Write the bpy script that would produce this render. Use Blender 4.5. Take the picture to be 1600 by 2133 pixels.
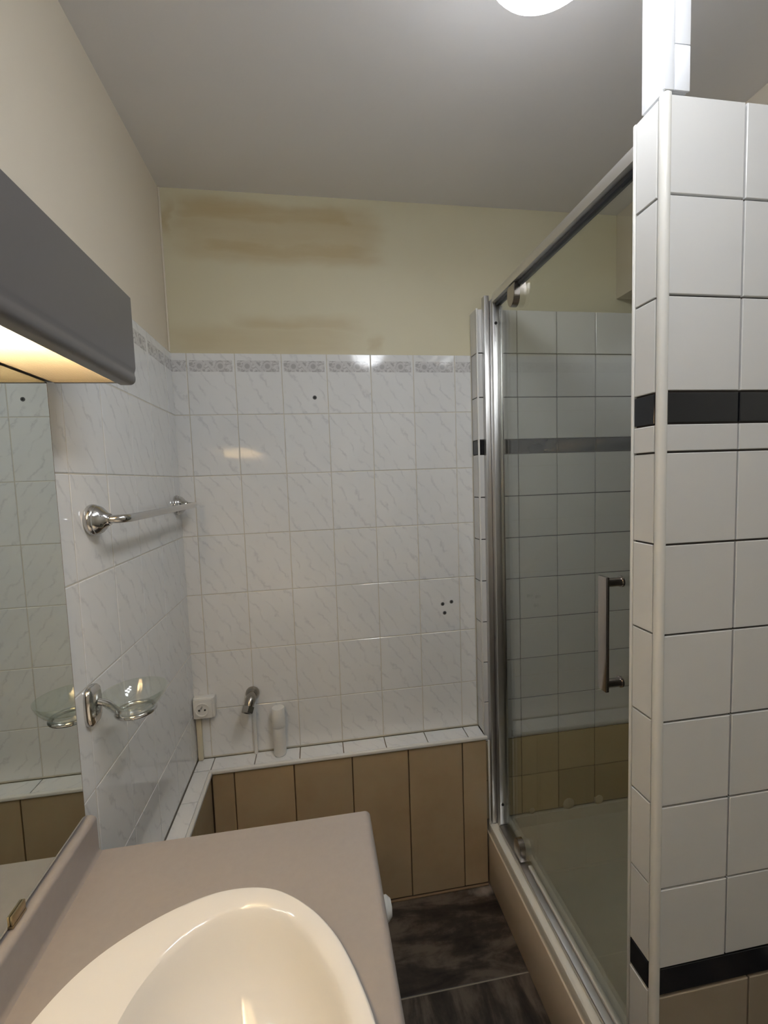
import bpy, bmesh, math, random
from mathutils import Vector, Matrix
random.seed(4)
for o in list(bpy.data.objects): bpy.data.objects.remove(o, do_unlink=True)
S = bpy.context.scene
COL = S.collection
PI = math.pi

# ------------------------------------------------------------------ camera, light, exposure
cd = bpy.data.cameras.new('camera'); cam = bpy.data.objects.new('camera', cd); COL.objects.link(cam)
cd.sensor_fit = 'HORIZONTAL'; cd.sensor_width = 36.0; cd.lens = 36.0 * 926.26 / 1600.0
cd.clip_start = 0.01
cam.location = (0.44989, -1.57607, 1.53491)
cam.rotation_euler = (1.49570468, 0.0338078888, -0.155637776)
S.camera = cam
w = bpy.data.worlds.new('world'); S.world = w; w.use_nodes = True
w.node_tree.nodes['Background'].inputs['Color'].default_value = (0.6, 0.65, 0.7, 1)
w.node_tree.nodes['Background'].inputs['Strength'].default_value = 0.05
S.view_settings.view_transform = 'Standard'; S.view_settings.look = 'None'
S.view_settings.gamma = 1.0; S.view_settings.use_curve_mapping = False
S.view_settings.exposure = 0.78
LAMP_STRENGTH = 8.5         # ceiling lamp: opal side glass
GLOW_DISC_STRENGTH = 14.5        # ceiling lamp: glowing disc added under each cup to throw light down
TUBE_STRENGTH = 380.0        # warm tube in the mirror light

HC = 2.483                  # ceiling height
XR = 1.80                   # right wall
YREAR = -2.45               # wall behind the photographer
YS = -0.06                  # tiled shower back wall face
XP, YP = 1.003, -0.93       # free end of the partition (tile face)
ZL = 0.582                  # ledge top
ZC = 0.865                  # counter top

# ------------------------------------------------------------------ materials
class NT:
    def __init__(s, name):
        s.m = bpy.data.materials.new(name); s.m.use_nodes = True
        s.t = s.m.node_tree; s.n = s.t.nodes; s.l = s.t.links
        s.b = s.n['Principled BSDF']; s.out = s.n['Material Output']
    def a(s, typ, **kw):
        n = s.n.new(typ)
        for k, v in kw.items():
            if k in n.inputs: s.put(n.inputs[k], v)
            else: setattr(n, k, v)
        return n
    def put(s, inp, v):
        if isinstance(v, bpy.types.NodeSocket): s.l.new(v, inp)
        else: inp.default_value = v
    def math(s, op, x, y=0.0, clamp=False):
        n = s.n.new('ShaderNodeMath'); n.operation = op; n.use_clamp = clamp
        s.put(n.inputs[0], x); s.put(n.inputs[1], y); return n.outputs[0]
    def mix(s, f, c1, c2, mode='MIX'):
        n = s.n.new('ShaderNodeMix'); n.data_type = 'RGBA'; n.blend_type = mode
        s.put(n.inputs[0], f); s.put(n.inputs[6], c1); s.put(n.inputs[7], c2); return n.outputs[2]
    def ramp(s, f, stops, interp='LINEAR'):
        n = s.n.new('ShaderNodeValToRGB'); n.color_ramp.interpolation = interp
        e = n.color_ramp.elements
        while len(e) < len(stops): e.new(0.5)
        for el, (p, c) in zip(e, stops):
            el.position = p; el.color = c if isinstance(c, tuple) else (c, c, c, 1)
        s.put(n.inputs[0], f); return n.outputs[0]
    def noise(s, vec, scale, detail=3.0, rough=0.55, dist=0.0):
        n = s.a('ShaderNodeTexNoise', Scale=scale, Detail=detail, Roughness=rough, Distortion=dist)
        if vec is not None: s.l.new(vec, n.inputs['Vector'])
        return n.outputs['Fac']
    def coord(s, kind='Object'): return s.n.new('ShaderNodeTexCoord').outputs[kind]
    def rnd(s): return s.n.new('ShaderNodeObjectInfo').outputs['Random']
    def sep(s, v):
        n = s.n.new('ShaderNodeSeparateXYZ'); s.l.new(v, n.inputs[0]); return n.outputs
    def comb(s, x, y, z):
        n = s.n.new('ShaderNodeCombineXYZ')
        for i, v in enumerate((x, y, z)): s.put(n.inputs[i], v)
        return n.outputs[0]
    def bump(s, h, strength=0.1, dist=0.01):
        n = s.a('ShaderNodeBump', Strength=strength, Distance=dist); s.l.new(h, n.inputs['Height'])
        s.l.new(n.outputs[0], s.b.inputs['Normal'])
    def set(s, color=None, rough=None, metal=None, **kw):
        if color is not None: s.put(s.b.inputs['Base Color'], color)
        if rough is not None: s.put(s.b.inputs['Roughness'], rough)
        if metal is not None: s.b.inputs['Metallic'].default_value = metal
        for k, v in kw.items(): s.put(s.b.inputs[k], v)
        return s.m

def c(r, g, b): return (r, g, b, 1)
def srgb(r, g, b):
    f = lambda v: (v / 255 / 12.92) if v <= 10 else ((v / 255 + .055) / 1.055) ** 2.4
    return (f(r), f(g), f(b), 1)

def plain(name, col, rough=0.5, metal=0.0, var=0.04, scale=6.0, **kw):
    t = NT(name); co = t.coord()
    f = t.noise(co, scale, 3)
    dark = tuple(v * (1 - var) for v in col[:3]) + (1,); lite = tuple(min(1, v * (1 + var)) for v in col[:3]) + (1,)
    t.set(t.mix(f, dark, lite), rough, metal, **kw); return t.m

def marble(name, band=False):
    t = NT(name); co = t.coord(); r = t.rnd()
    x, y, z = t.sep(co)
    off = t.math('MULTIPLY', r, 1.3)
    v = t.comb(t.math('ADD', x, off), y, t.math('MULTIPLY', r, 0.0))
    # veins fall from upper left to lower right
    d = t.math('ADD', t.math('MULTIPLY', x, 0.82), t.math('MULTIPLY', y, 0.57))
    n1 = t.noise(v, 14.0, 4, 0.6)
    ph = t.math('ADD', t.math('ADD', t.math('MULTIPLY', d, 78.0), t.math('MULTIPLY', n1, 6.0)), t.math('MULTIPLY', r, 6.28))
    vein = t.math('ABSOLUTE', t.math('SINE', ph))
    line = t.ramp(vein, [(0.0, 1.0), (0.14, 0.55), (0.42, 0.0)])
    msk = t.ramp(t.noise(v, 19.0, 2), [(0.40, 0.0), (0.62, 1.0)])
    cloud = t.noise(v, 9.0, 3)
    base = t.mix(cloud, c(.735, .735, .725), c(.81, .81, .80))
    colr = t.mix(t.math('MULTIPLY', t.math('MULTIPLY', line, msk), 0.62), base, c(.55, .55, .56))
    if band:
        # flat printed border: mauve-grey frieze with two rosettes and leaves per tile (tile 0.15 x 0.2)
        inb = t.math('MULTIPLY', t.math('LESS_THAN', t.math('ABSOLUTE', t.math('SUBTRACT', y, 0.0585)), 0.0185),
                     t.math('LESS_THAN', t.math('ABSOLUTE', x), 0.0685))
        leaf = t.ramp(t.noise(t.comb(x, t.math('MULTIPLY', y, 1.4), 0.0), 62.0, 3, 0.6, 1.2), [(0.42, 0.0), (0.56, 1.0)])
        f = leaf
        for cx in (-0.036, 0.030):
            dx = t.math('SUBTRACT', x, cx); dy = t.math('SUBTRACT', y, 0.0585)
            dd = t.math('SQRT', t.math('ADD', t.math('MULTIPLY', dx, dx), t.math('MULTIPLY', dy, dy)))
            f = t.mix(t.math('LESS_THAN', dd, 0.0145), f, c(.75, .75, .75))
            f = t.mix(t.math('LESS_THAN', dd, 0.0085), f, c(.05, .05, .05))
        dg = t.math('ABSOLUTE', t.math('ADD', t.math('ADD', x, 0.002), t.math('MULTIPLY', t.math('SUBTRACT', y, 0.0585), 0.9)))
        f = t.mix(t.math('LESS_THAN', dg, 0.006), f, c(.85, .85, .85))
        pr = t.mix(f, c(.40, .385, .385), c(.66, .65, .645))
        colr = t.mix(t.math('MULTIPLY', inb, 0.85), colr, pr)
    t.set(colr, 0.08); t.b.inputs['Specular IOR Level'].default_value = 0.5
    t.bump(t.noise(co, 30.0, 2), 0.03, 0.002)
    return t.m

def glazed(name, col, rough=0.15, var=0.05, tile_var=0.05, mottled=0.0, mcol=None, scale=9.0):
    t = NT(name); co = t.coord(); r = t.rnd()
    x, y, z = t.sep(co)
    v = t.comb(t.math('ADD', x, t.math('MULTIPLY', r, 7.0)), y, z)
    f = t.noise(v, scale, 4)
    lo = tuple(k * (1 - var) for k in col[:3]) + (1,); hi = tuple(min(1, k * (1 + var)) for k in col[:3]) + (1,)
    colr = t.mix(f, lo, hi)
    if mcol: colr = t.mix(t.math('MULTIPLY', t.ramp(t.noise(v, scale * 0.5, 4, 0.6), [(0.38, 0), (0.68, 1.0)]), mottled), colr, mcol)
    k = t.math('ADD', 1 - tile_var, t.math('MULTIPLY', r, 2 * tile_var))
    colr = t.mix(1.0, colr, t.comb(k, k, k), 'MULTIPLY')
    t.set(colr, rough)
    t.bump(t.noise(v, 24.0, 2), 0.04, 0.002)
    return t.m

def slate(name, along, smear=False):
    t = NT(name); co = t.coord(); r = t.rnd(); x, y, z = t.sep(co)
    a, b = (x, y) if along == 'x' else (y, x)
    v = t.comb(t.math('ADD', t.math('MULTIPLY', a, 3.2), t.math('MULTIPLY', r, 9.0)), t.math('MULTIPLY', b, 11.0), 0.0)
    f = t.noise(v, 1.35, 6, 0.62, 0.5)
    g = t.noise(co, 24.0, 5, 0.7)
    h = t.math('ADD', t.math('MULTIPLY', f, 0.8), t.math('MULTIPLY', g, 0.2))
    colr = t.ramp(h, [(0.36, c(.012, .008, .006)), (0.48, c(.042, .031, .023)), (0.60, c(.135, .105, .080))])
    if smear:   # pale mortar smear left on the tile in the corner
        dx = t.math('DIVIDE', t.math('SUBTRACT', x, 0.080), 0.085); dy = t.math('DIVIDE', t.math('SUBTRACT', y, 0.090), 0.036)
        dd = t.math('ADD', t.math('ADD', t.math('MULTIPLY', dx, dx), t.math('MULTIPLY', dy, dy)), t.math('MULTIPLY', t.noise(co, 30.0, 4), 1.1))
        colr = t.mix(t.ramp(dd, [(0.45, 0.75), (1.0, 0.0)]), colr, c(.34, .29, .25))
    t.set(colr, 0.42); t.bump(h, 0.12, 0.003)
    return t.m

def paint_back(name):
    # cream wall paint with brownish brushed-over patches that have outlines of their own
    t = NT(name); co = t.coord('Object'); x, y, z = t.sep(co)
    nx = t.math('MULTIPLY', t.math('SUBTRACT', t.noise(t.comb(t.math('MULTIPLY', x, 0.8), 0.0, t.math('MULTIPLY', z, 2.0)), 5.0, 3), 0.5), 0.16)
    nz = t.math('MULTIPLY', t.math('SUBTRACT', t.noise(t.comb(t.math('MULTIPLY', x, 1.0), 3.0, t.math('MULTIPLY', z, 2.0)), 4.5, 3), 0.5), 0.075)
    X = t.math('ADD', x, nx); Zc = t.math('ADD', z, nz)
    def box(x0, x1, z0, z1, sx, sz):
        def edge(v, e, s):
            n = t.a('ShaderNodeMapRange', interpolation_type='SMOOTHSTEP')
            t.put(n.inputs[0], v); n.inputs[1].default_value = e - s; n.inputs[2].default_value = e + s; return n.outputs[0]
        p = t.math('MULTIPLY', edge(X, x0, sx), t.math('SUBTRACT', 1.0, edge(X, x1, sx)))
        q = t.math('MULTIPLY', edge(Zc, z0, sz), t.math('SUBTRACT', 1.0, edge(Zc, z1, sz)))
        return t.math('MULTIPLY', p, q)
    m = t.math('MULTIPLY', box(0.05, 0.70, 2.265, 2.455, .05, .022), 0.62)
    for a in ((0.05, 0.62, 2.395, 2.455, .04, .018, 0.95), (0.10, 0.68, 2.285, 2.345, .06, .022, 0.95), (0.22, 0.62, 2.05, 2.095, .06, .02, 0.62), (0.02, 0.60, 1.965, 2.06, .08, .025, 0.5), (0.655, 0.70, 1.985, 2.04, .015, .015, 0.55), (0.0, 0.04, 2.34, 2.44, .015, .03, .8)):
        m = t.math('MAXIMUM', m, t.math('MULTIPLY', box(*a[:6]), a[6]))
    m = t.math('MULTIPLY', m, t.ramp(t.noise(t.comb(t.math('MULTIPLY', x, 0.5), 0.0, t.math('MULTIPLY', z, 3.0)), 9.0, 4), [(0.2, 0.6), (0.7, 1.0)]))
    base = t.mix(t.noise(co, 3.0, 3), srgb(210, 202, 172), srgb(218, 211, 184))
    colr = t.mix(t.math('MULTIPLY', m, 0.78), base, srgb(184, 160, 114))
    t.set(colr, 0.55); t.bump(t.noise(co, 90.0, 3), 0.06, 0.003)
    return t.m

def paint(name, a, b, rough=0.6):
    t = NT(name); co = t.coord()
    t.set(t.mix(t.noise(co, 2.2, 3), a, b), rough); t.bump(t.noise(co, 120.0, 3), 0.06, 0.003); return t.m

def metal(name, col, rough, bumps=0.0):
    t = NT(name); co = t.coord(); f = t.noise(co, 40.0, 2)
    t.set(t.mix(f, tuple(v * .96 for v in col[:3]) + (1,), col), rough, 1.0)
    return t.m

def thin_glass(name, tint, ior=1.5):
    # clear pane: light passes straight through each face, reflection by the dielectric Fresnel curve
    t = NT(name); t.n.remove(t.b)
    bf = t.n.new('ShaderNodeNewGeometry').outputs['Backfacing']
    i = t.math('SUBTRACT', ior, t.math('MULTIPLY', bf, ior - 1 / ior))
    fr = t.n.new('ShaderNodeFresnel'); t.l.new(i, fr.inputs[0])
    tr = t.a('ShaderNodeBsdfTransparent', Color=tint); gl = t.a('ShaderNodeBsdfGlossy', Color=(1, 1, 1, 1), Roughness=0.02)
    mx = t.n.new('ShaderNodeMixShader'); t.l.new(fr.outputs[0], mx.inputs[0]); t.l.new(tr.outputs[0], mx.inputs[1]); t.l.new(gl.outputs[0], mx.inputs[2])
    t.l.new(mx.outputs[0], t.out.inputs[0]); return t.m

def emissive(name, col, strength):
    t = NT(name); t.n.remove(t.b)
    co = t.coord(); f = t.noise(co, 12.0, 2)
    e = t.a('ShaderNodeEmission', Strength=strength); t.l.new(t.mix(f, tuple(v * .97 for v in col[:3]) + (1,), col), e.inputs[0])
    t.l.new(e.outputs[0], t.out.inputs[0]); return t.m

M = {}
M['marble'] = marble('white_marble_tile'); M['frieze'] = marble('white_marble_frieze_tile', True)
M['white_tile'] = glazed('white_glazed_tile', c(.68, .675, .66), 0.13, 0.015, 0.03)
M['black_tile'] = glazed('black_band_tile', c(.012, .013, .016), 0.12, 0.2, 0.1)
M['beige_tile'] = glazed('beige_glazed_tile', srgb(203, 188, 152), 0.2, 0.06, 0.16)
M['brown_tile'] = glazed('brown_beige_tile', srgb(178, 159, 128), 0.24, 0.06, 0.04, 0.5, srgb(156, 132, 98))
M['taupe_tile'] = glazed('taupe_glazed_tile', srgb(170, 158, 140), 0.24, 0.05, 0.04, 0.5, srgb(148, 134, 112))
M['grout_dark'] = plain('dark_grout', c(.075, .065, .06), 0.9, 0, 0.2, 60)
M['grout_light'] = plain('light_grout', srgb(206, 200, 186), 0.9, 0, 0.08, 40)
M['grout_beige'] = plain('beige_grout', srgb(130, 108, 82), 0.9, 0, 0.1, 40)
M['slate_x'] = slate('dark_slate_floor_x', 'x'); M['slate_corner'] = slate('dark_slate_floor_corner', 'x', True); M['slate_y'] = slate('dark_slate_floor_y', 'y')
M['floor_grout'] = plain('floor_grout', srgb(150, 142, 126), 0.9, 0, 0.1, 40)
M['paint_back'] = paint_back('cream_stained_paint')
M['paint_left'] = paint('cream_paint', srgb(216, 205, 186), srgb(223, 213, 196))
M['ceiling'] = paint('ceiling_paint', srgb(236, 233, 233), srgb(240, 238, 238), 0.5)
M['wall'] = paint('room_paint', srgb(214, 210, 198), srgb(220, 216, 206))
M['pvc'] = plain('white_plastic', srgb(222, 220, 214), 0.35, 0, 0.02)
M['gloss_white'] = plain('white_painted_wood', srgb(226, 228, 232), 0.25, 0, 0.02)
M['cream_plastic'] = plain('yellowed_plastic', srgb(214, 204, 178), 0.4, 0, 0.04)
M['tray'] = plain('white_acrylic', srgb(230, 226, 214), 0.18, 0, 0.02)
M['plinth'] = plain('beige_plinth_panel', srgb(220, 203, 180), 0.3, 0, 0.08, 14)
M['ceramic'] = plain('ivory_ceramic', srgb(228, 225, 220), 0.08, 0, 0.01)
M['laminate'] = plain('mauve_grey_laminate', srgb(152, 145, 141), 0.30, 0, 0.05, 90)
M['canopy'] = plain('grey_lacquer', srgb(98, 95, 95), 0.36, 0, 0.03, 80)
M['dark'] = plain('dark_recess', c(.02, .018, .016), 0.8)
M['chrome'] = metal('chrome', c(.60, .59, .575), 0.10)
M['alu'] = metal('polished_aluminium', c(.62, .61, .595), 0.36)
M['handle'] = metal('satin_chrome', c(.46, .42, .39), 0.2)
M['rail'] = metal('brushed_rail', c(.82, .80, .77), 0.42)
M['gunmetal'] = metal('dark_chrome', c(.20, .185, .175), 0.16)
M['tarnished'] = metal('tarnished_chrome', c(.36, .33, .29), 0.24)
M['brass'] = metal('aged_brass', c(.45, .36, .22), 0.3)
M['mirror'] = metal('mirror_silver', c(.80, .84, .80), 0.0)
M['glass'] = thin_glass('shower_glass', c(.93, .945, .92))
M['dish_glass'] = thin_glass('dish_glass', c(.93, .95, .92), 1.75)
M['rubber'] = plain('grey_rubber', c(.06, .065, .08), 0.4)
M['lamp'] = emissive('lit_opal_glass', c(.93, .96, 1.0), LAMP_STRENGTH)
M['lens'] = emissive('added_glow_disc', c(.93, .96, 1.0), GLOW_DISC_STRENGTH)
M['tube'] = emissive('warm_tube', c(1.0, .79, .54), TUBE_STRENGTH)
M['grey_plug'] = plain('grey_plug', c(.10, .10, .10), 0.7)
def diffuser():
    t = NT('ribbed_diffuser'); t.n.remove(t.b)
    co = t.coord(); x, y, z = t.sep(co)
    tr = t.a('ShaderNodeBsdfTransparent', Color=(.96, .93, .86, 1)); tl = t.a('ShaderNodeBsdfTranslucent', Color=(.92, .86, .74, 1))
    df = t.a('ShaderNodeBsdfDiffuse', Color=(.80, .70, .52, 1))
    wv = t.math('SINE', t.math('MULTIPLY', x, 1600.0)); bp = t.a('ShaderNodeBump', Strength=0.5, Distance=0.002); t.l.new(wv, bp.inputs['Height'])
    t.l.new(bp.outputs[0], tl.inputs['Normal']); t.l.new(bp.outputs[0], df.inputs['Normal'])
    m1 = t.n.new('ShaderNodeMixShader'); m1.inputs[0].default_value = 0.45; t.l.new(tl.outputs[0], m1.inputs[1]); t.l.new(df.outputs[0], m1.inputs[2])
    m2 = t.n.new('ShaderNodeMixShader'); m2.inputs[0].default_value = 0.75; t.l.new(tr.outputs[0], m2.inputs[1]); t.l.new(m1.outputs[0], m2.inputs[2])
    t.l.new(m2.outputs[0], t.out.inputs[0]); return t.m
M['diffuser'] = diffuser()

# ------------------------------------------------------------------ mesh helpers
def mesh_obj(name, bm, mat, parent=None, smooth=True, loc=None, rot=None):
    me = bpy.data.meshes.new(name); bmesh.ops.recalc_face_normals(bm, faces=bm.faces[:]); bm.to_mesh(me); bm.free()
    me.materials.append(M[mat] if isinstance(mat, str) else mat)
    if smooth:
        me.polygons.foreach_set('use_smooth', [True] * len(me.polygons))
        me.set_sharp_from_angle(angle=math.radians(38))
    return link(name, me, parent, loc, rot)
def link(name, me, parent=None, loc=None, rot=None):
    o = bpy.data.objects.new(name, me); COL.objects.link(o)
    if loc: o.location = loc
    if rot: o.rotation_euler = rot
    if parent: o.parent = parent
    return o
def add_box(bm, x0, x1, y0, y1, z0, z1, bev=0.0, seg=2):
    vs = [bm.verts.new((x, y, z)) for x in (x0, x1) for y in (y0, y1) for z in (z0, z1)]
    fs = [bm.faces.new([vs[i] for i in q]) for q in ((0, 1, 3, 2), (4, 6, 7, 5), (0, 4, 5, 1), (2, 3, 7, 6), (0, 2, 6, 4), (1, 5, 7, 3))]
    if bev > 0:
        es = list({e for f in fs for e in f.edges})
        bmesh.ops.bevel(bm, geom=es, offset=bev, segments=seg, profile=0.5, affect='EDGES')
def box(name, b, mat, parent=None, bev=0.0, seg=2):
    bm = bmesh.new(); add_box(bm, *b, bev, seg); return mesh_obj(name, bm, mat, parent)
def add_lathe(bm, prof, mtx=Matrix(), n=32, cap=True):
    rings = []
    for r, z in prof:
        if r < 1e-6: rings.append([bm.verts.new(mtx @ Vector((0, 0, z)))])
        else: rings.append([bm.verts.new(mtx @ Vector((r * math.cos(2 * PI * i / n), r * math.sin(2 * PI * i / n), z))) for i in range(n)])
    for a, b in zip(rings, rings[1:]):
        for i in range(n):
            j = (i + 1) % n
            if len(a) == 1 and len(b) == 1: continue
            if len(a) == 1: bm.faces.new((a[0], b[i], b[j]))
            elif len(b) == 1: bm.faces.new((a[i], a[j], b[0]))
            else: bm.faces.new((a[i], a[j], b[j], b[i]))
    if cap:
        for r in (rings[0], rings[-1]):
            if len(r) > 1: bm.faces.new(r)
def lathe(name, prof, mat, parent=None, mtx=Matrix(), n=32, cap=True):
    bm = bmesh.new(); add_lathe(bm, prof, mtx, n, cap); return mesh_obj(name, bm, mat, parent)
def add_tube(bm, pts, r, n=14, closed=False, flat=1.0):
    pts = [Vector(p) for p in pts]; k = len(pts); rings = []
    up = None
    for i, p in enumerate(pts):
        a = pts[(i - 1) % k] if (closed or i) else p; b = pts[(i + 1) % k] if (closed or i < k - 1) else p
        d = (b - a).normalized()
        if up is None: up = d.orthogonal().normalized()
        up = (up - d * up.dot(d)).normalized(); s = d.cross(up)
        rr = r[i] if isinstance(r, (list, tuple)) else r
        rings.append([bm.verts.new(p + up * rr * math.cos(2 * PI * j / n) + s * rr * math.sin(2 * PI * j / n)) for j in range(n)])
    for i in range(k if closed else k - 1):
        A, B = rings[i], rings[(i + 1) % k]
        for j in range(n): bm.faces.new((A[j], A[(j + 1) % n], B[(j + 1) % n], B[j]))
    if not closed: bm.faces.new(rings[0]); bm.faces.new(rings[-1])
def tube(name, pts, r, mat, parent=None, n=14, closed=False):
    bm = bmesh.new(); add_tube(bm, pts, r, n, closed); return mesh_obj(name, bm, mat, parent)
def bend(pts, rad, k=6):
    """round the inner corners of a polyline"""
    pts = [Vector(p) for p in pts]; out = [pts[0]]
    for a, b, d in zip(pts, pts[1:], pts[2:]):
        u = (a - b).normalized() * rad; v = (d - b).normalized() * rad
        for i in range(k + 1):
            s = i / k; out.append((b + u) * (1 - s) ** 2 + b * 2 * s * (1 - s) + (b + v) * s ** 2)
    out.append(pts[-1]); return out
def extrude_y(name, prof, y0, y1, mat, parent=None):
    """closed profile of (x, z) points drawn out along y"""
    bm = bmesh.new(); A = [bm.verts.new((x, y0, z)) for x, z in prof]; B = [bm.verts.new((x, y1, z)) for x, z in prof]
    n = len(prof)
    for i in range(n): bm.faces.new((A[i], A[(i + 1) % n], B[(i + 1) % n], B[i]))
    bm.faces.new(A); bm.faces.new(B); return mesh_obj(name, bm, mat, parent)
def thing(name, label, cat, loc=(0, 0, 0), group=None):
    o = bpy.data.objects.new(name, None); COL.objects.link(o); o.empty_display_size = 0.05
    o.location = loc; return tag(o, label, cat, group)
def tag(o, label, cat, group=None):
    o['label'] = label; o['category'] = cat
    if group: o['group'] = group
    return o
def adopt(root):
    """parts are built in world space: keep them there under a root that stands at the thing's base"""
    for ch in root.children: ch.matrix_parent_inverse = Matrix.Translation(root.location).inverted()
def struct(o, label=None):
    o['kind'] = 'structure'
    if label: o['label'] = label
    return o

# ------------------------------------------------------------------ tiles
TT = 0.007
_tiles = {}
def tile_mesh(wd, ht, mat, t=TT, ch=0.0011):
    key = (round(wd, 4), round(ht, 4), mat, t)
    if key in _tiles: return _tiles[key]
    bm = bmesh.new(); lo = []; mid = []; hi = []
    for sx, sy in ((-1, -1), (1, -1), (1, 1), (-1, 1)):
        X, Y = sx * wd / 2, sy * ht / 2
        lo.append(bm.verts.new((X, Y, 0))); mid.append(bm.verts.new((X, Y, t - ch * .7))); hi.append(bm.verts.new((X - sx * ch, Y - sy * ch, t)))
    for i in range(4):
        j = (i + 1) % 4
        bm.faces.new((lo[i], lo[j], mid[j], mid[i])); bm.faces.new((mid[i], mid[j], hi[j], hi[i]))
    bm.faces.new(hi); bm.faces.new(lo[::-1])
    bmesh.ops.recalc_face_normals(bm, faces=bm.faces[:])
    me = bpy.data.meshes.new('tile'); bm.to_mesh(me); bm.free(); me.materials.append(M[mat]); _tiles[key] = me
    return me
ROT = {'-y': (PI / 2, 0, 0), '+x': (PI / 2, 0, PI / 2), '-x': (PI / 2, 0, -PI / 2), '+z': (0, 0, 0)}
def tile(parent, face, plane, u0, u1, v0, v1, mat, joint=0.003, t=TT, name='tile'):
    """a tile on a wall face; plane is where its back sits; (u, v) = (x, z), (y, z) or (x, y)"""
    wd, ht = abs(u1 - u0) - joint, abs(v1 - v0) - joint
    if wd < 0.004 or ht < 0.004: return
    u, v = (u0 + u1) / 2, (v0 + v1) / 2
    jit = random.uniform(-0.0004, 0.0004)
    loc = {'-y': (u, plane - jit, v), '+x': (plane + jit, u, v), '-x': (plane - jit, u, v), '+z': (u, v, plane + jit)}[face]
    return link(name, tile_mesh(wd, ht, mat, t), parent, loc, ROT[face])

# ------------------------------------------------------------------ room shell
floor = struct(box('floor', (-0.1, XR + .1, YREAR - .1, 0.1, -0.1, -0.0015), 'floor_grout'))
ceiling = struct(box('ceiling', (-0.1, XR + .1, YREAR - .1, 0.1, HC, HC + 0.1), 'ceiling'))
wall_back = struct(box('wall_back', (-0.1, XR + .1, 0.0, 0.1, 0.0, HC), 'paint_back'))
wall_left = struct(box('wall_left', (-0.1, 0.0, YREAR, 0.0, 0.0, HC), 'paint_left'))
wall_right = struct(box('wall_right', (XR, XR + .1, YREAR, 0.0, 0.0, HC), 'wall'))
wall_rear = struct(box('wall_rear', (-0.1, XR + .1, YREAR - .1, YREAR, 0.0, HC), 'wall'))

# floor tiles, one joint crosses the gangway at y = -0.388
for (x0, x1, y0, y1, m) in ((0.0, 0.62, -0.388, 0.0, 'slate_y'), (0.62, 1.22, -0.388, 0.0, 'slate_corner'), (0.0, 0.62, -0.99, -0.388, 'slate_x'), (0.62, 1.22, -0.99, -0.388, 'slate_y'),
                            (0.62, 1.22, -1.592, -0.99, 'slate_x'), (1.22, XR, -1.592, -0.99, 'slate_y'), (0.62, 1.22, -2.2, -1.592, 'slate_y'), (1.22, XR, -2.2, -1.592, 'slate_x')):
    tile(floor, '+z', -0.008, x0, x1, y0, y1, m, 0.004, 0.008)

# marble tiling, back wall (rows of 0.2016 counted from the joint at z = 1.765)
WP, HP = 0.152, 0.2016
zr = [1.765 + HP * k for k in (1, 0, -1, -2, -3, -4, -5)] + [ZL + .004]
xs = [0.004, 0.0541] + [0.0541 + WP * k for k in range(1, 7)] + [1.026]
gb = box('grout', (0.0, 1.029, -0.0068, 0.001, ZL, zr[0] - 0.001), 'grout_light', wall_back)
for i in range(len(zr) - 1):
    for a, b in zip(xs, xs[1:]):
        tile(wall_back, '-y', -0.001, a, b, zr[i + 1], zr[i], 'frieze' if i == 0 else 'marble', 0.0026)
# left wall
ys = [-0.009, -0.073, -0.225, -0.377, -0.529, -0.681, -0.833]
box('grout', (-0.001, 0.0068, -0.84, -0.0068, ZL, zr[0] - 0.001), 'grout_light', wall_left)
for i in range(len(zr) - 1):
    for a, b in zip(ys, ys[1:]):
        if b < -0.8 and i > 0 and zr[i] < 1.8: b = -0.733
        tile(wall_left, '+x', 0.001, a, b, zr[i + 1], zr[i], 'frieze' if i == 0 else 'marble', 0.0026)
box('grout', (-0.001, 0.0068, -2.36, -0.8405, zr[1], zr[0] - 0.001), 'grout_light', wall_left)
for k in range(10): tile(wall_left, '+x', 0.001, -0.833 - WP * k, -0.833 - WP * (k + 1), zr[1], zr[0], 'frieze', 0.0026)
# silicone beads where paint meets tile
cove = struct(tube('trim_1', [(0.003, -0.003, zr[0] + .004), (0.003, -0.003, HC - .002)], 0.0035, 'paint_left', None, 8))

# ledge (boxed-in pipes) along the back and left walls
wall_ledge = struct(box('wall_ledge', (0.008, 1.028, -0.072, -0.008, 0.0, ZL - .008), 'grout_beige'))
bl = box('core', (0.008, 0.056, -0.722, -0.072, 0.0, ZL - .008), 'grout_beige', wall_ledge)
zt = ZL - 0.008
# top tiles, back run then left run
bx = [0.009, 0.064, 0.2061, 0.3581, 0.5101, 0.6621, 0.8141, 0.9661, 1.028]
for a, b in zip(bx, bx[1:]): tile(wall_ledge, '+z', zt, a, b, -0.077, -0.008, 'marble', 0.003)
by = [-0.077, -0.225, -0.377, -0.529, -0.681, -0.724]
for a, b in zip(by, by[1:]): tile(wall_ledge, '+z', zt, 0.009, 0.061, b, a, 'marble', 0.003)
# rounded white nosing
def nosing(x0, x1, y0, y1): return box('nosing', (x0, x1, y0, y1, zt - 0.006, ZL), 'pvc', wall_ledge, 0.004, 3)
nosing(0.060, 1.036, -0.088, -0.0755); nosing(0.0595, 0.072, -0.724, -0.0885)
# tall brown tiles below
ux = [0.066, 0.139, 0.3375, 0.538, 0.739, 0.940, 1.033]
for a, b in zip(ux, ux[1:]): tile(wall_ledge, '-y', -0.072, a, b, 0.004, zt - 0.004, 'brown_tile', 0.004, 0.009)
uy = [-0.083, -0.283, -0.484, -0.685, -0.722]
for a, b in zip(uy, uy[1:]): tile(wall_ledge, '+x', 0.056, a, b, 0.004, zt - 0.004, 'brown_tile', 0.004, 0.009)
# skirting smear of grout at the floor
struct(box('trim_2', (0.064, 1.03, -0.090, -0.081, 0.0, 0.005), 'grout_beige', None, 0.002))

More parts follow.
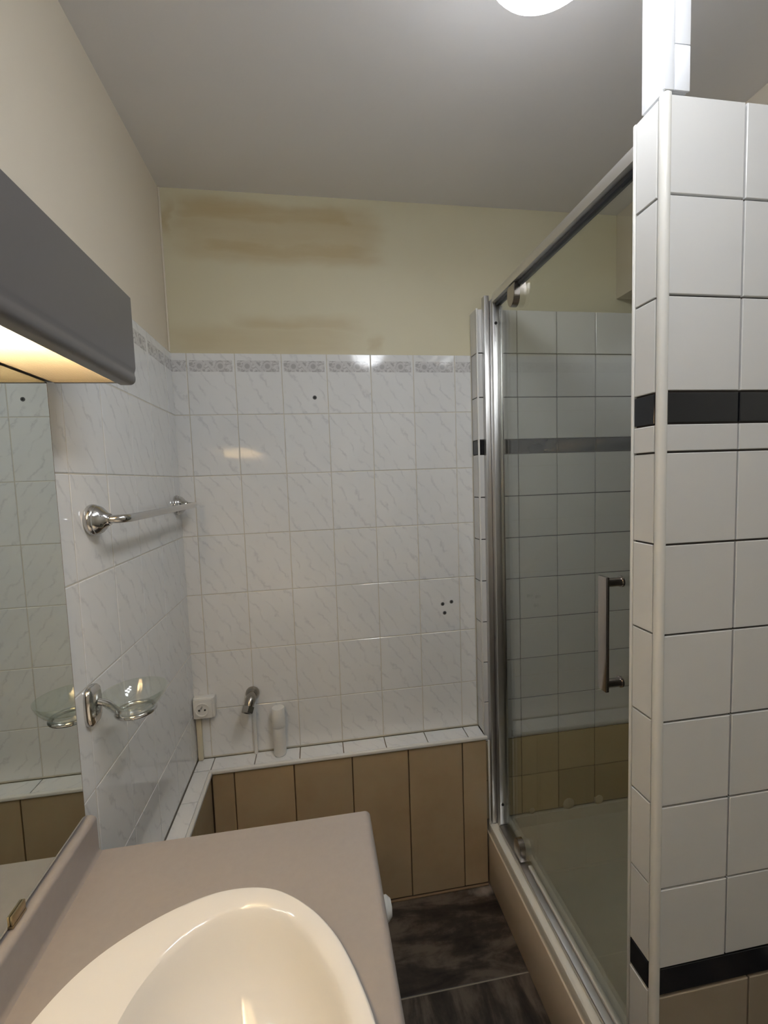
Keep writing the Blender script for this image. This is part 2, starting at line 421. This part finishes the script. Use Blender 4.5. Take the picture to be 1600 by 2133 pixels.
# ------------------------------------------------------------------ shower walls
ZW = [2.110, 1.960, 1.808, 1.659, 1.608, 1.456, 1.304, 1.152, 1.000, 0.848, 0.696, 0.544, 0.391, 0.238]
wall_shower = struct(box('wall_shower', (1.034, XR, YS + TT - .002, -0.0005, 0.238, 2.108), 'grout_dark'))
sx = [1.0305, 1.180, 1.331, 1.483, 1.635, 1.787]
def row_mat(i): return 'black_tile' if i == 3 else ('beige_tile' if i >= 11 else 'white_tile')
for i in range(len(ZW) - 1):
    for a, b in zip(sx, sx[1:]):
        tile(wall_shower, '-y', YS + TT, a, b, ZW[i + 1], ZW[i], row_mat(i), 0.0035)
    if ZW[i] > ZL: tile(wall_shower, '-x', 1.034, YS + 0.001, -0.009 if ZW[i] < 1.98 else -0.002, max(ZW[i + 1], ZL), ZW[i], row_mat(i), 0.003, 0.006)
# right wall of the shower
box('grout', (XR - 0.004, XR + .001, -0.86, YS, 0.24, 2.108), 'grout_dark', wall_right)
yy = [YS - .004, -0.212, -0.364, -0.516, -0.668, -0.820]
for i in range(len(ZW) - 1):
    for a, b in zip(yy, yy[1:]): tile(wall_right, '-x', XR - .002, a, b, ZW[i + 1], ZW[i], row_mat(i), 0.0035)
# boxed duct under the ceiling in the far corner
struct(box('wall_duct', (1.607, XR, -0.74, -0.001, 2.18, HC), 'paint_left', None, 0.002))

# partition whose free end stands beside the door
wall_partition = struct(box('wall_partition', (XP + .008, XR, YP + TT - .002, -0.866, 0.0, 2.104), 'grout_dark'))
ZP = [2.108, 1.961, 1.809, 1.659, 1.608, 1.562, 1.410, 1.257, 1.105, 0.953, 0.801, 0.650]
px = [XP + .007, 1.150, 1.302, 1.454, 1.606, 1.758, 1.799]
for i in range(len(ZP) - 1):
    m = 'black_tile' if i == 3 else 'white_tile'
    for a, b in zip(px, px[1:]): tile(wall_partition, '-y', YP + TT, a, b, ZP[i + 1], ZP[i], m, 0.0035)
    tile(wall_partition, '-x', XP + .008, -0.917, -0.868, ZP[i + 1], ZP[i], m, 0.003, 0.006)
pb = [XP + .007, 1.202, 1.402, 1.602, 1.799]
for a, b in zip([XP + .007, 1.302, 1.602], [1.302, 1.602, 1.799]): tile(wall_partition, '-y', YP + TT, a, b, 0.597, 0.650, 'black_tile', 0.003)
tile(wall_partition, '-x', XP + .008, -0.917, -0.868, 0.597, 0.650, 'black_tile', 0.003, 0.006)
for a, b in zip(pb, pb[1:]): tile(wall_partition, '-y', YP + TT, a, b, 0.002, 0.595, 'taupe_tile', 0.004)
tile(wall_partition, '-x', XP + .008, -0.917, -0.868, 0.30, 0.595, 'white_tile', 0.003, 0.006); tile(wall_partition, '-x', XP + .008, -0.917, -0.868, 0.002, 0.30, 'white_tile', 0.003, 0.006)
# plastic corner beads and top strip
def corner_bead(name, cx, cy, z0, z1, r):
    return struct(lathe(name, [(r, z0), (r, z1 - .003), (r - .003, z1)], 'pvc', None, Matrix.Translation((cx, cy, 0)), 20))
corner_bead('trim_3', XP + .0085, -0.9235, 0.0, 2.112, 0.0085)
struct(box('trim_4', (XP + .001, XP + .012, -0.868, -0.862, 0.0, 2.108), 'pvc', None, 0.0015))
struct(box('trim_5', (1.0272, 1.0335, YS - .0065, YS - .0005, ZL + .001, 2.110), 'pvc', None, 0.0015))
struct(box('trim_6', (1.0355, 1.0425, -0.0905, -0.0835, 0.242, ZL - .015), 'pvc', None, 0.002))
# white boarded post from the partition top to the ceiling
wall_post = struct(box('wall_post', (XP + .004, 1.046, -0.926, -0.878, 2.113, HC), 'gloss_white', None, 0.001))
box('board', (XP + .001, 1.0205, -0.930, -0.9262, 2.113, HC), 'gloss_white', wall_post, 0.0008)
box('board', (1.0215, 1.048, -0.930, -0.9262, 2.113, 2.1785), 'gloss_white', wall_post, 0.0008)
box('board', (1.0215, 1.048, -0.930, -0.9262, 2.1795, HC), 'gloss_white', wall_post, 0.0008)

# ------------------------------------------------------------------ shower tray on its plinth
struct(box('wall_plinth', (1.036, 1.052, -0.862, -0.0005, 0.0, 0.196), 'plinth', None, 0.002))
tray = thing('shower_tray', 'white acrylic shower tray on a beige plinth behind the glass door', 'shower tray', (1.42, -0.45, 0.0))
def tray_mesh():
    X0, X1, Y0, Y1 = 1.040, XR - .003, -0.860, -0.004
    bm = bmesh.new()
    def loop(ins, z, rad):
        pts = []; x0, x1, y0, y1 = X0 + ins, X1 - ins, Y0 + ins, Y1 - ins
        for cx, cy, a0 in ((x1 - rad, y1 - rad, 0), (x0 + rad, y1 - rad, PI / 2), (x0 + rad, y0 + rad, PI), (x1 - rad, y0 + rad, 3 * PI / 2)):
            for k in range(7):
                a = a0 + k * PI / 12; pts.append(bm.verts.new((cx + rad * math.cos(a), cy + rad * math.sin(a), z)))
        return pts
    spec = [(0.016, 0.196, .01), (0.001, 0.1962, .012), (0.0, 0.226, .012), (0.002, 0.2325, .012), (0.008, 0.236, .012), (0.052, 0.233, .03), (0.060, 0.228, .04), (0.075, 0.185, .07), (0.095, 0.175, .08), (0.33, 0.165, .05)]
    L = [loop(*s) for s in spec]
    for a, b in zip(L, L[1:]):
        for i in range(len(a)): bm.faces.new((a[i], a[(i + 1) % len(a)], b[(i + 1) % len(a)], b[i]))
    bm.faces.new(L[-1]); bm.faces.new(L[0]); return bm
mesh_obj('basin', tray_mesh(), 'tray', tray)
lathe('drain', [(0.045, 0.164), (0.045, 0.169), (0.038, 0.172), (0.0, 0.172)], 'chrome', tray, Matrix.Translation((1.42, -0.43, 0)))
# sealant smears where tray meets tile
for (x, rz) in ((1.372, 0.020), (1.50, 0.016), (1.22, 0.010)):
    lathe('sealant', [(0.0, -.004), (rz * 1.3, -.003), (rz, 0.002), (0.0, 0.004)], 'cream_plastic', tray, Matrix.Translation((x, YS - .0005, 0.238 + rz * .6)) @ Matrix.Rotation(PI / 2, 4, 'X'), 14)
adopt(tray)

# ------------------------------------------------------------------ shower door
door = thing('shower_door', 'chrome framed clear glass pivot shower door beside the tiled partition', 'shower door', (1.085, -0.46, 0.238))
GX = 1.086
def prof(name, b, mat='alu', bev=0.0015): return box(name, b, mat, door, bev)
prof('wall_profile', (1.050, 1.068, -0.084, YS - .0002, 0.238, 2.146))
prof('hinge_profile', (1.0685, 1.098, -0.112, YS - .0002, 0.238, 2.128))
prof('hinge_edge', (1.094, 1.100, -0.120, -0.112, 0.262, 2.10), 'chrome', 0.001)
for z in (2.045, 0.33): lathe('screw', [(0.005, 0), (0.005, .002), (0.0, .0025)], 'dark', door, Matrix.Translation((1.079, -0.112, z)) @ Matrix.Rotation(PI / 2, 4, 'X'), 12)
# head rail: rounded box section with a dark gasket below
rp = [(1.066, 2.112), (1.066, 2.128), (1.069, 2.140), (1.076, 2.146), (1.100, 2.146), (1.104, 2.142), (1.104, 2.112)]
extrude_y('head_rail', rp, -0.866, -0.1125, 'rail', door)
prof('gasket', (1.080, 1.098, -0.866, -0.113, 2.103, 2.1118), 'rubber', 0.001)
prof('glass_pane', (GX, GX + .006, -0.852, -0.121, 0.262, 2.1025), 'glass', 0.0)
prof('sill_rail', (1.062, 1.104, -0.866, -0.1125, 0.2365, 0.252), 'alu', 0.003)
prof('drip_strip', (GX - .004, GX + .010, -0.850, -0.300, 0.253, 0.263), 'pvc', 0.002)
prof('strike_profile', (1.072, 1.104, -0.866, -0.853, 0.252, 2.099))
def pivot(z0, z1, flip):
    bm = bmesh.new(); n = 10; pr = []
    for k in range(n + 1):
        a = PI * k / n; pr.append((-0.255 + 0.024 * math.cos(a), (z0 + (z1 - z0) * (0.45 - 0.45 * math.sin(a))) if not flip else (z0 + (z1 - z0) * (0.55 + 0.45 * math.sin(a)))))
    e = z1 if not flip else z0
    pr = [(-0.231, e)] + pr + [(-0.279, e)]
    A = [bm.verts.new((GX - .020, y, z)) for y, z in pr]; B = [bm.verts.new((GX - .0005, y, z)) for y, z in pr]
    for i in range(len(pr)): bm.faces.new((A[i], A[(i + 1) % len(pr)], B[(i + 1) % len(pr)], B[i]))
    bm.faces.new(A); bm.faces.new(B); bmesh.ops.bevel(bm, geom=[x for x in bm.edges if all(abs(v.co.x - (GX - .020)) < 1e-5 for v in x.verts)], offset=.002, segments=2, affect='EDGES')
    return mesh_obj('pivot_block', bm, 'handle', door)
pivot(2.044, 2.108, False); pivot(0.256, 0.318, True)
hd = box('handle', (1.040, 1.048, -0.747, -0.719, 1.066, 1.314), 'handle', door, 0.0015)
for z in (1.300, 1.080):
    s = lathe('handle_post', [(0.0095, 0.0), (0.0095, 0.033), (0.012, 0.0335), (0.012, 0.0375)], 'handle', hd, Matrix.Translation((1.0482, -0.733, z)) @ Matrix.Rotation(PI / 2, 4, 'Y'), 18)
adopt(door)

# ------------------------------------------------------------------ vanity: cabinet, counter, basin
YV0, YV1 = -1.78, -0.724
cab = thing('vanity_cabinet', 'mauve grey vanity cabinet with round white door knobs below the counter', 'cabinet', (0.27, -1.25, 0.0))
box('side_panel', (0.072, 0.488, -0.748, -0.728, 0.0, 0.834), 'laminate', cab, 0.001); box('side_panel', (0.072, 0.488, YV1 - 1.05, YV1 - 1.03, 0.0, 0.834), 'laminate', cab, 0.001)
box('bottom_panel', (0.072, 0.488, -1.753, -0.7485, 0.09, 0.108), 'laminate', cab); box('plinth', (0.43, 0.445, -1.753, -0.7485, 0.0, 0.09), 'laminate', cab)
box('back_panel', (0.062, 0.0715, -1.774, -0.728, 0.0, 0.834), 'laminate', cab)
for y0, y1, ky in ((-1.074, -0.730, -0.79), (-1.422, -1.078, -1.36), (-1.772, -1.426, -1.49)):
    d = box('door', (0.4885, 0.508, y0, y1, 0.10, 0.832), 'laminate', cab, 0.003)
    lathe('knob', [(0.010, 0.0), (0.008, 0.012), (0.012, 0.022), (0.020, 0.034), (0.021, 0.043), (0.014, 0.051), (0.0, 0.053)], 'pvc', d, Matrix.Translation((0.508, ky, 0.715)) @ Matrix.Rotation(PI / 2, 4, 'Y'), 20)
adopt(cab)

def crom(pts, per=6):
    out = []; n = len(pts)
    for i in range(n):
        p0, p1, p2, p3 = [Vector(pts[(i + k) % n]) for k in (-1, 0, 1, 2)]
        for s in range(per):
            t = s / per
            out.append(0.5 * ((2 * p1) + (p2 - p0) * t + (2 * p0 - 5 * p1 + 4 * p2 - p3) * t * t + (3 * p1 - p0 - 3 * p2 + p3) * t ** 3))
    return out
YB = -1.19
half_o = [(0.052, -1.09), (0.073, -1.006), (0.110, -0.945), (0.170, -0.900), (0.240, -0.871), (0.302, -0.865), (0.360, -0.879), (0.413, -0.918), (0.454, -0.972), (0.483, -1.041), (0.500, -1.11)]
half_i = [(0.168, -1.10), (0.178, -1.025), (0.195, -0.976), (0.226, -0.935), (0.266, -0.908), (0.313, -0.900), (0.360, -0.914), (0.398, -0.943), (0.437, -1.003), (0.461, -1.060), (0.471, -1.12)]
def full(h, lx, rx): return h + [(rx, YB)] + [(x, 2 * YB - y) for x, y in reversed(h)] + [(lx, YB)]
OUT = crom(full(half_o, 0.046, 0.505)); INN = crom(full(half_i, 0.165, 0.475))
NB = len(OUT)

counter = thing('countertop', 'mauve grey laminate countertop with rounded edge and low backsplash', 'countertop', (0.27, -1.25, 0.836))
def counter_mesh():
    bm = bmesh.new(); x0, x1 = 0.0085, 0.532; r = 0.012
    prof_ = [(0, 0.0), (0.0, -0.0005)]
    def rect(ins, z): return [bm.verts.new(p) for p in ((x0, YV0, z), (x1 - ins, YV0, z), (x1 - ins, YV1, z), (x0, YV1, z))]
    L = []
    for k in range(6):
        a = PI / 2 * k / 5; L.append(rect(r * (1 - math.sin(a)), ZC - r * (1 - math.cos(a))))
    L.append(rect(0.0, ZC - 0.030))
    for a, b in zip(L, L[1:]):
        for i in range(4): bm.faces.new((a[i], a[(i + 1) % 4], b[(i + 1) % 4], b[i]))
    sc = 0.93; cx, cy = 0.29, YB
    hole_t = [bm.verts.new((cx + (p.x - cx) * sc, cy + (p.y - cy) * sc, ZC)) for p in OUT]
    hole_b = [bm.verts.new((v.co.x, v.co.y, ZC - 0.030)) for v in hole_t]
    for ring, lp in ((L[0], hole_t), (L[-1], hole_b)):
        es = []
        for q in (ring, lp):
            for i in range(len(q)):
                e = bm.edges.get((q[i], q[(i + 1) % len(q)])) or bm.edges.new((q[i], q[(i + 1) % len(q)])); es.append(e)
        bmesh.ops.triangle_fill(bm, edges=es, use_beauty=True)
    for i in range(NB):
        j = (i + 1) % NB; bm.faces.new((hole_t[i], hole_t[j], hole_b[j], hole_b[i]))
    return bm
mesh_obj('top', counter_mesh(), 'laminate', counter)
bs = []
for k in range(9):
    a = PI / 2 - PI / 2 * k / 8; bs.append((0.016 + 0.011 * math.cos(a), 0.928 + 0.010 * math.sin(a)))
extrude_y('backsplash', [(0.0085, ZC), (0.0085, 0.938)] + bs + [(0.027, ZC + .008), (0.029, ZC + .003), (0.032, ZC)], YV0, YV1 - .003, 'laminate', counter)
box('edge_strip', (0.03, 0.522, YV1 + .0002, YV1 + .0025, ZC - .026, ZC - .002), 'canopy', counter)
adopt(counter)

basin = thing('wash_basin', 'ivory ceramic drop-in wash basin set in the grey countertop', 'wash basin', (0.29, YB, ZC))
def basin_mesh():
    bm = bmesh.new(); loops = []
    co = Vector((0.29, YB)); ci = Vector((0.325, YB))
    def ring(f, z): loops.append([bm.verts.new((f(i).x, f(i).y, z)) for i in range(NB)])
    def so(s): return lambda i: co + (OUT[i] - co) * s
    def mx(t): return lambda i: OUT[i] * (1 - t) + INN[i] * t
    def si(s): return lambda i: ci + (INN[i] - ci) * s
    ring(so(0.975), ZC + .0004); ring(so(0.996), ZC + .0006); ring(so(1.0), ZC + .005); ring(so(0.997), ZC + .010); ring(so(0.988), ZC + .0135)
    ring(mx(0.18), ZC + .0145); ring(mx(0.55), ZC + .0125); ring(mx(0.88), ZC + .0095); ring(mx(1.0), ZC + .006)
    for s, dz in ((0.985, 0.0), (0.965, -.012), (0.94, -.030), (0.90, -.055), (0.83, -.080), (0.72, -.100), (0.56, -.113), (0.36, -.121), (0.14, -.126)): ring(si(s), ZC + dz)
    n_in = len(loops)
    for s, dz in ((0.14, -.136), (0.58, -.124), (0.78, -.110), (0.90, -.085), (0.96, -.055), (0.985, -.032), (1.0, -.012)): ring(si(s), ZC + dz)
    loops.append(loops[0])
    for q, (a, b) in enumerate(zip(loops, loops[1:])):
        for i in range(NB):
            j = (i + 1) % NB; bm.faces.new((a[i], a[j], b[j], b[i]))
    return bm
mesh_obj('bowl', basin_mesh(), 'ceramic', basin)
lathe('drain', [(0.03, ZC - .1268), (0.03, ZC - .1235), (0.022, ZC - .122), (0.0, ZC - .1215)], 'chrome', basin, Matrix.Translation((0.325, YB, 0)), 24)
adopt(basin)

# ------------------------------------------------------------------ mirror and its light
mir = thing('wall_mirror', 'large frameless wall mirror standing above the counter backsplash', 'mirror', (0.0, -1.25, 0.945))
box('pane', (0.0088, 0.0138, -1.775, -0.738, 0.945, 1.715), 'mirror', mir)
box('pane_edge', (0.0086, 0.0136, -0.7378, -0.7365, 0.945, 1.715), 'grout_beige', mir)
for y in (-0.925, -1.55):
    cl = box('clip', (0.0139, 0.0175, y - .014, y + .014, 0.9435, 0.957), 'brass', mir, 0.001); box('clip_foot', (0.0086, 0.0175, y - .014, y + .014, 0.9395, 0.9432), 'brass', cl)
adopt(mir)

vl = thing('mirror_light', 'dark grey canopy light with glowing ribbed diffuser above the mirror', 'wall light', (0.0, -1.25, 1.714))
ZU = 1.714; YC0, YC1 = -1.79, -0.724
# shell: back board, top, front with rounded lower edge and rolled lip
cp = [(0.0095, 1.861), (0.150, 1.861), (0.150, 1.742), (0.1492, 1.738), (0.1478, 1.734), (0.1478, 1.730), (0.1488, 1.7265)]
for k in range(8):
    a = -PI / 2 * k / 7; cp.append((0.139 + 0.0098 * math.cos(a), 1.723 + 0.010 * math.sin(a)))
cp += [(0.124, 1.713), (0.124, 1.722), (0.136, 1.728), (0.138, 1.732), (0.138, 1.850), (0.020, 1.850), (0.020, 1.718), (0.0095, 1.718)]
extrude_y('shell', cp, YC0, YC1, 'canopy', vl)
box('end_cap', (0.0205, 0.1375, YC1 - .006, YC1 - .0005, 1.716, 1.8495), 'canopy', vl); box('end_cap', (0.0205, 0.1375, YC0 + .0005, YC0 + .006, 1.716, 1.8495), 'canopy', vl)
box('diffuser', (0.0206, 0.1235, YC0 + .0065, -0.753, 1.7165, 1.7195), 'diffuser', vl)
box('diffuser_end', (0.0206, 0.1235, -0.7515, YC1 - .0065, 1.7165, 1.7195), 'diffuser', vl)
box('reflector', (0.0205, 0.1375, YC0 + .0065, YC1 - .0065, 1.8465, 1.8495), 'pvc', vl); box('reflector', (0.1345, 0.1375, YC0 + .0065, YC1 - .0065, 1.7335, 1.8463), 'pvc', vl)  # unseen white lining, added so more tube light leaves the dark shell
tube('lamp_tube', [(0.078, -1.66, 1.785), (0.078, -0.99, 1.785)], 0.0125, 'tube', vl, 14)
box('lamp_holder', (0.066, 0.090, -0.9895, -0.965, 1.772, 1.8463), 'pvc', vl, 0.003)
adopt(vl)

# ------------------------------------------------------------------ ceiling lamp
LX = 0.845
cl = thing('ceiling_lamp', 'ceiling spot bar with lit opal glass cup shades', 'ceiling lamp', (LX, -1.18, HC))
bar = box('base_bar', (LX - .035, LX + .035, -1.56, -0.80, 2.463, HC - .0004), 'pvc', cl, 0.004)
for ly in (-0.885, -1.18, -1.475):
    LM = Matrix.Translation((LX, ly, 0))
    lathe('shade', [(0.0, 2.3190), (0.050, 2.3192), (0.078, 2.321), (0.090, 2.326), (0.096, 2.334), (0.101, 2.350), (0.109, 2.378), (0.117, 2.405), (0.112, 2.406), (0.0, 2.406)], 'lamp', cl, LM, 48)
    lathe('lens', [(0.0, 2.3135), (0.045, 2.3140), (0.070, 2.3160), (0.076, 2.3180), (0.0, 2.3184)], 'lens', cl, LM, 48)  # glowing disc added to light the room downward while sparing the ceiling
    lathe('cap', [(0.0, 2.4065), (0.119, 2.4065), (0.121, 2.410), (0.112, 2.420), (0.060, 2.432), (0.022, 2.440), (0.020, 2.4625), (0.0, 2.4625)], 'pvc', cl, LM, 40)  # opaque cap added to keep the cup's glow off the ceiling
adopt(cl)

# ------------------------------------------------------------------ towel bar
tb = thing('towel_bar', 'chrome towel bar with two bell rosettes on the marble tiled wall', 'towel bar', (0.008, -0.34, 1.473))
ZT = 1.472
for y in (-0.616, -0.067):
    ro = lathe('rosette', [(0.031, 0.0), (0.032, 0.004), (0.031, 0.009), (0.0285, 0.012), (0.029, 0.014), (0.026, 0.020), (0.020, 0.026), (0.014, 0.031), (0.012, 0.036), (0.0, 0.036)], 'chrome', tb, Matrix.Translation((0.0085, y, ZT)) @ Matrix.Rotation(PI / 2, 4, 'Y'), 28)
tube('bar', bend([(0.030, -0.616, ZT), (0.072, -0.616, ZT), (0.072, -0.067, ZT), (0.030, -0.067, ZT)], 0.030, 8), 0.0085, 'chrome', tb, 16)
adopt(tb)

# ------------------------------------------------------------------ soap dish
sd = thing('soap_dish_holder', 'chrome soap dish bracket on the tiled wall beside the mirror', 'soap holder', (0.008, -0.676, 1.12))
bm = bmesh.new()
PM = Matrix.Translation((0.0085, -0.677, 1.122)) @ Matrix.Rotation(PI / 2, 4, 'Z') @ Matrix.Rotation(PI / 2, 4, 'X')
ringp = []
for sc_, z in ((1.0, 0.0), (1.0, 0.006), (0.93, 0.010), (0.70, 0.013), (0.35, 0.0145)):
    lp = []
    for k in range(36):
        a = 2 * PI * k / 36; ca, sa = math.cos(a), math.sin(a); e = 2 / 3.4
        lp.append(bm.verts.new(PM @ Vector((0.026 * sc_ * math.copysign(abs(ca) ** e, ca), 0.038 * sc_ * math.copysign(abs(sa) ** e, sa), z))))
    ringp.append(lp)
for a, b in zip(ringp, ringp[1:]):
    for i in range(36): bm.faces.new((a[i], a[(i + 1) % 36], b[(i + 1) % 36], b[i]))
bm.faces.new(ringp[0]); bm.faces.new(ringp[-1]); mesh_obj('wall_plate', bm, 'chrome', sd)
DX, DY = 0.074, -0.640
tube('arm', bend([(0.020, -0.676, 1.128), (0.036, -0.668, 1.118), (0.046, -0.655, 1.094), (DX - .030, DY - .006, 1.088)], 0.008, 5), 0.0062, 'chrome', sd, 12)
tube('ring', [(DX + 0.034 * math.cos(2 * PI * k / 28), DY + 0.034 * math.sin(2 * PI * k / 28), 1.0865) for k in range(28)], 0.0048, 'chrome', sd, 10, True)
adopt(sd)
dish = tag(lathe('soap_dish', [(0.0, 1.074), (0.018, 1.0742), (0.0275, 1.078), (0.030, 1.088), (0.0375, 1.0945), (0.048, 1.104), (0.0565, 1.116), (0.0600, 1.1265), (0.0600, 1.1285), (0.0575, 1.1275), (0.053, 1.117), (0.0445, 1.1075), (0.033, 1.099), (0.018, 1.0955), (0.0, 1.095)], 'dish_glass', None,
           Matrix.Translation((DX, DY, 0)), 40), 'clear glass soap dish resting in a chrome ring bracket', 'soap dish')

# ------------------------------------------------------------------ outlet, conduit, valve, pipe, bottle
ol = thing('electrical_outlet', 'white surface-mounted wall socket in the corner above the ledge', 'socket', (0.045, -0.009, 0.74))
box('housing', (0.0095, 0.0800, -0.036, -0.0095, 0.7405, 0.8125), 'pvc', ol, 0.004, 3)
R9 = Matrix.Rotation(PI / 2, 4, 'X')
fp = box('face_plate', (0.0110, 0.0725, -0.0415, -0.0362, 0.7430, 0.8090), 'pvc', ol, 0.002)
oc = Vector((0.040, -0.0416, 0.7740))
lathe('socket_rim', [(0.0235, 0.0), (0.0235, 0.0035), (0.0205, 0.0035), (0.0195, 0.0006), (0.0, 0.0003)], 'pvc', ol, Matrix.Translation(oc) @ R9, 32)
for dx in (-0.0095, 0.0095): lathe('socket_hole', [(0.0030, 0.0002), (0.0030, 0.0014), (0.0, 0.0014)], 'dark', ol, Matrix.Translation(oc + Vector((dx, -.0002, -0.001))) @ R9, 12)
lathe('earth_pin', [(0.0026, 0.0), (0.0026, 0.012), (0.0015, 0.0135), (0.0, 0.0138)], 'chrome', ol, Matrix.Translation(oc + Vector((0, -.0004, 0.0105))) @ R9, 12)
adopt(ol)
tag(box('cable_conduit', (0.0125, 0.0285, -0.021, -0.0085, ZL + .0008, 0.7400), 'cream_plastic', None, 0.0015), 'cream plastic cable trunking between wall socket and ledge', 'conduit')

sv = thing('stop_valve', 'tarnished chrome angle stop valve on the tiled wall above the ledge', 'valve', (0.2035, -0.009, 0.80))
VO = Vector((0.2035, -0.0088, 0.802))
lathe('escutcheon', [(0.022, 0.0), (0.0235, 0.003), (0.023, 0.009), (0.0195, 0.017), (0.015, 0.023), (0.0, 0.025)], 'tarnished', sv, Matrix.Translation(VO) @ R9, 28)
tube('body', [VO + Vector(p) for p in ((0, -.018, 0), (-.001, -.032, -.002), (-.003, -.042, -.008), (-.006, -.050, -.018), (-.009, -.056, -.028))], [0.014, 0.0165, 0.0175, 0.016, 0.0135], 'tarnished', sv, 16)
d = Vector((-.22, -.60, -.77)).normalized(); q = d.to_track_quat('Z', 'Y').to_matrix().to_4x4()
NM = Matrix.Translation(VO + Vector((-.008, -.054, -.024))) @ q
nut = lathe('outlet_nut', [(0.021, 0.0), (0.021, 0.018), (0.018, 0.0205), (0.0115, 0.0205), (0.0115, 0.008), (0.0, 0.008)], 'tarnished', sv, NM, 6)
lathe('bore', [(0.0110, 0.0085), (0.0110, 0.0105), (0.0, 0.0105)], 'dark', nut, NM, 16)
adopt(sv)
tag(tube('water_pipe', [(0.2055, -0.0155, ZL + .0008), (0.2055, -0.0155, 0.776)], 0.0066, 'pvc', None, 14), 'slim white pipe running from the stop valve down to the ledge', 'pipe')

bt = thing('bottle', 'slim white bottle with wide cap standing on the tiled ledge', 'bottle', (0.290, -0.037, ZL))
BM_ = Matrix.Translation((0.290, -0.037, ZL + .0006))
lathe('body', [(0.0, 0.0), (0.019, 0.0), (0.0215, 0.003), (0.0215, 0.094), (0.0205, 0.099), (0.019, 0.1035), (0.0, 0.1035)], 'pvc', bt, BM_, 28)
lathe('cap', [(0.0225, 0.104), (0.0230, 0.106), (0.0225, 0.166), (0.0205, 0.1695), (0.0, 0.1695)], 'pvc', bt, BM_, 28)
adopt(bt)

# wall plugs left in drilled holes
def plug(x, z, label, group=None):
    p = thing('wall_plug', label, 'wall plug', (x, -0.008, z), group)
    lathe('sleeve', [(0.0034, 0.0), (0.0034, 0.0014), (0.0066, 0.0012), (0.0070, 0.0002)], 'grey_plug', p, Matrix.Translation((x, -0.0082, z)) @ R9, 14, False)
    lathe('hole', [(0.0036, 0.0), (0.0036, 0.0007), (0.0, 0.0007)], 'dark', p, Matrix.Translation((x, -0.0084, z)) @ R9, 12)
    adopt(p)
plug(0.465, 1.820, 'lone grey wall plug in a marble tile just below the frieze')
for x, z, l in ((0.900, 1.064, 'wall plug in the trio of holes, upper one farther from the shower wall'), (0.934, 1.070, 'wall plug in the trio of holes, the one closest to the shower wall'), (0.907, 1.030, 'lowest wall plug of the trio of holes beside the shower')):
    plug(x, z, l, 'three wall plugs near the shower')
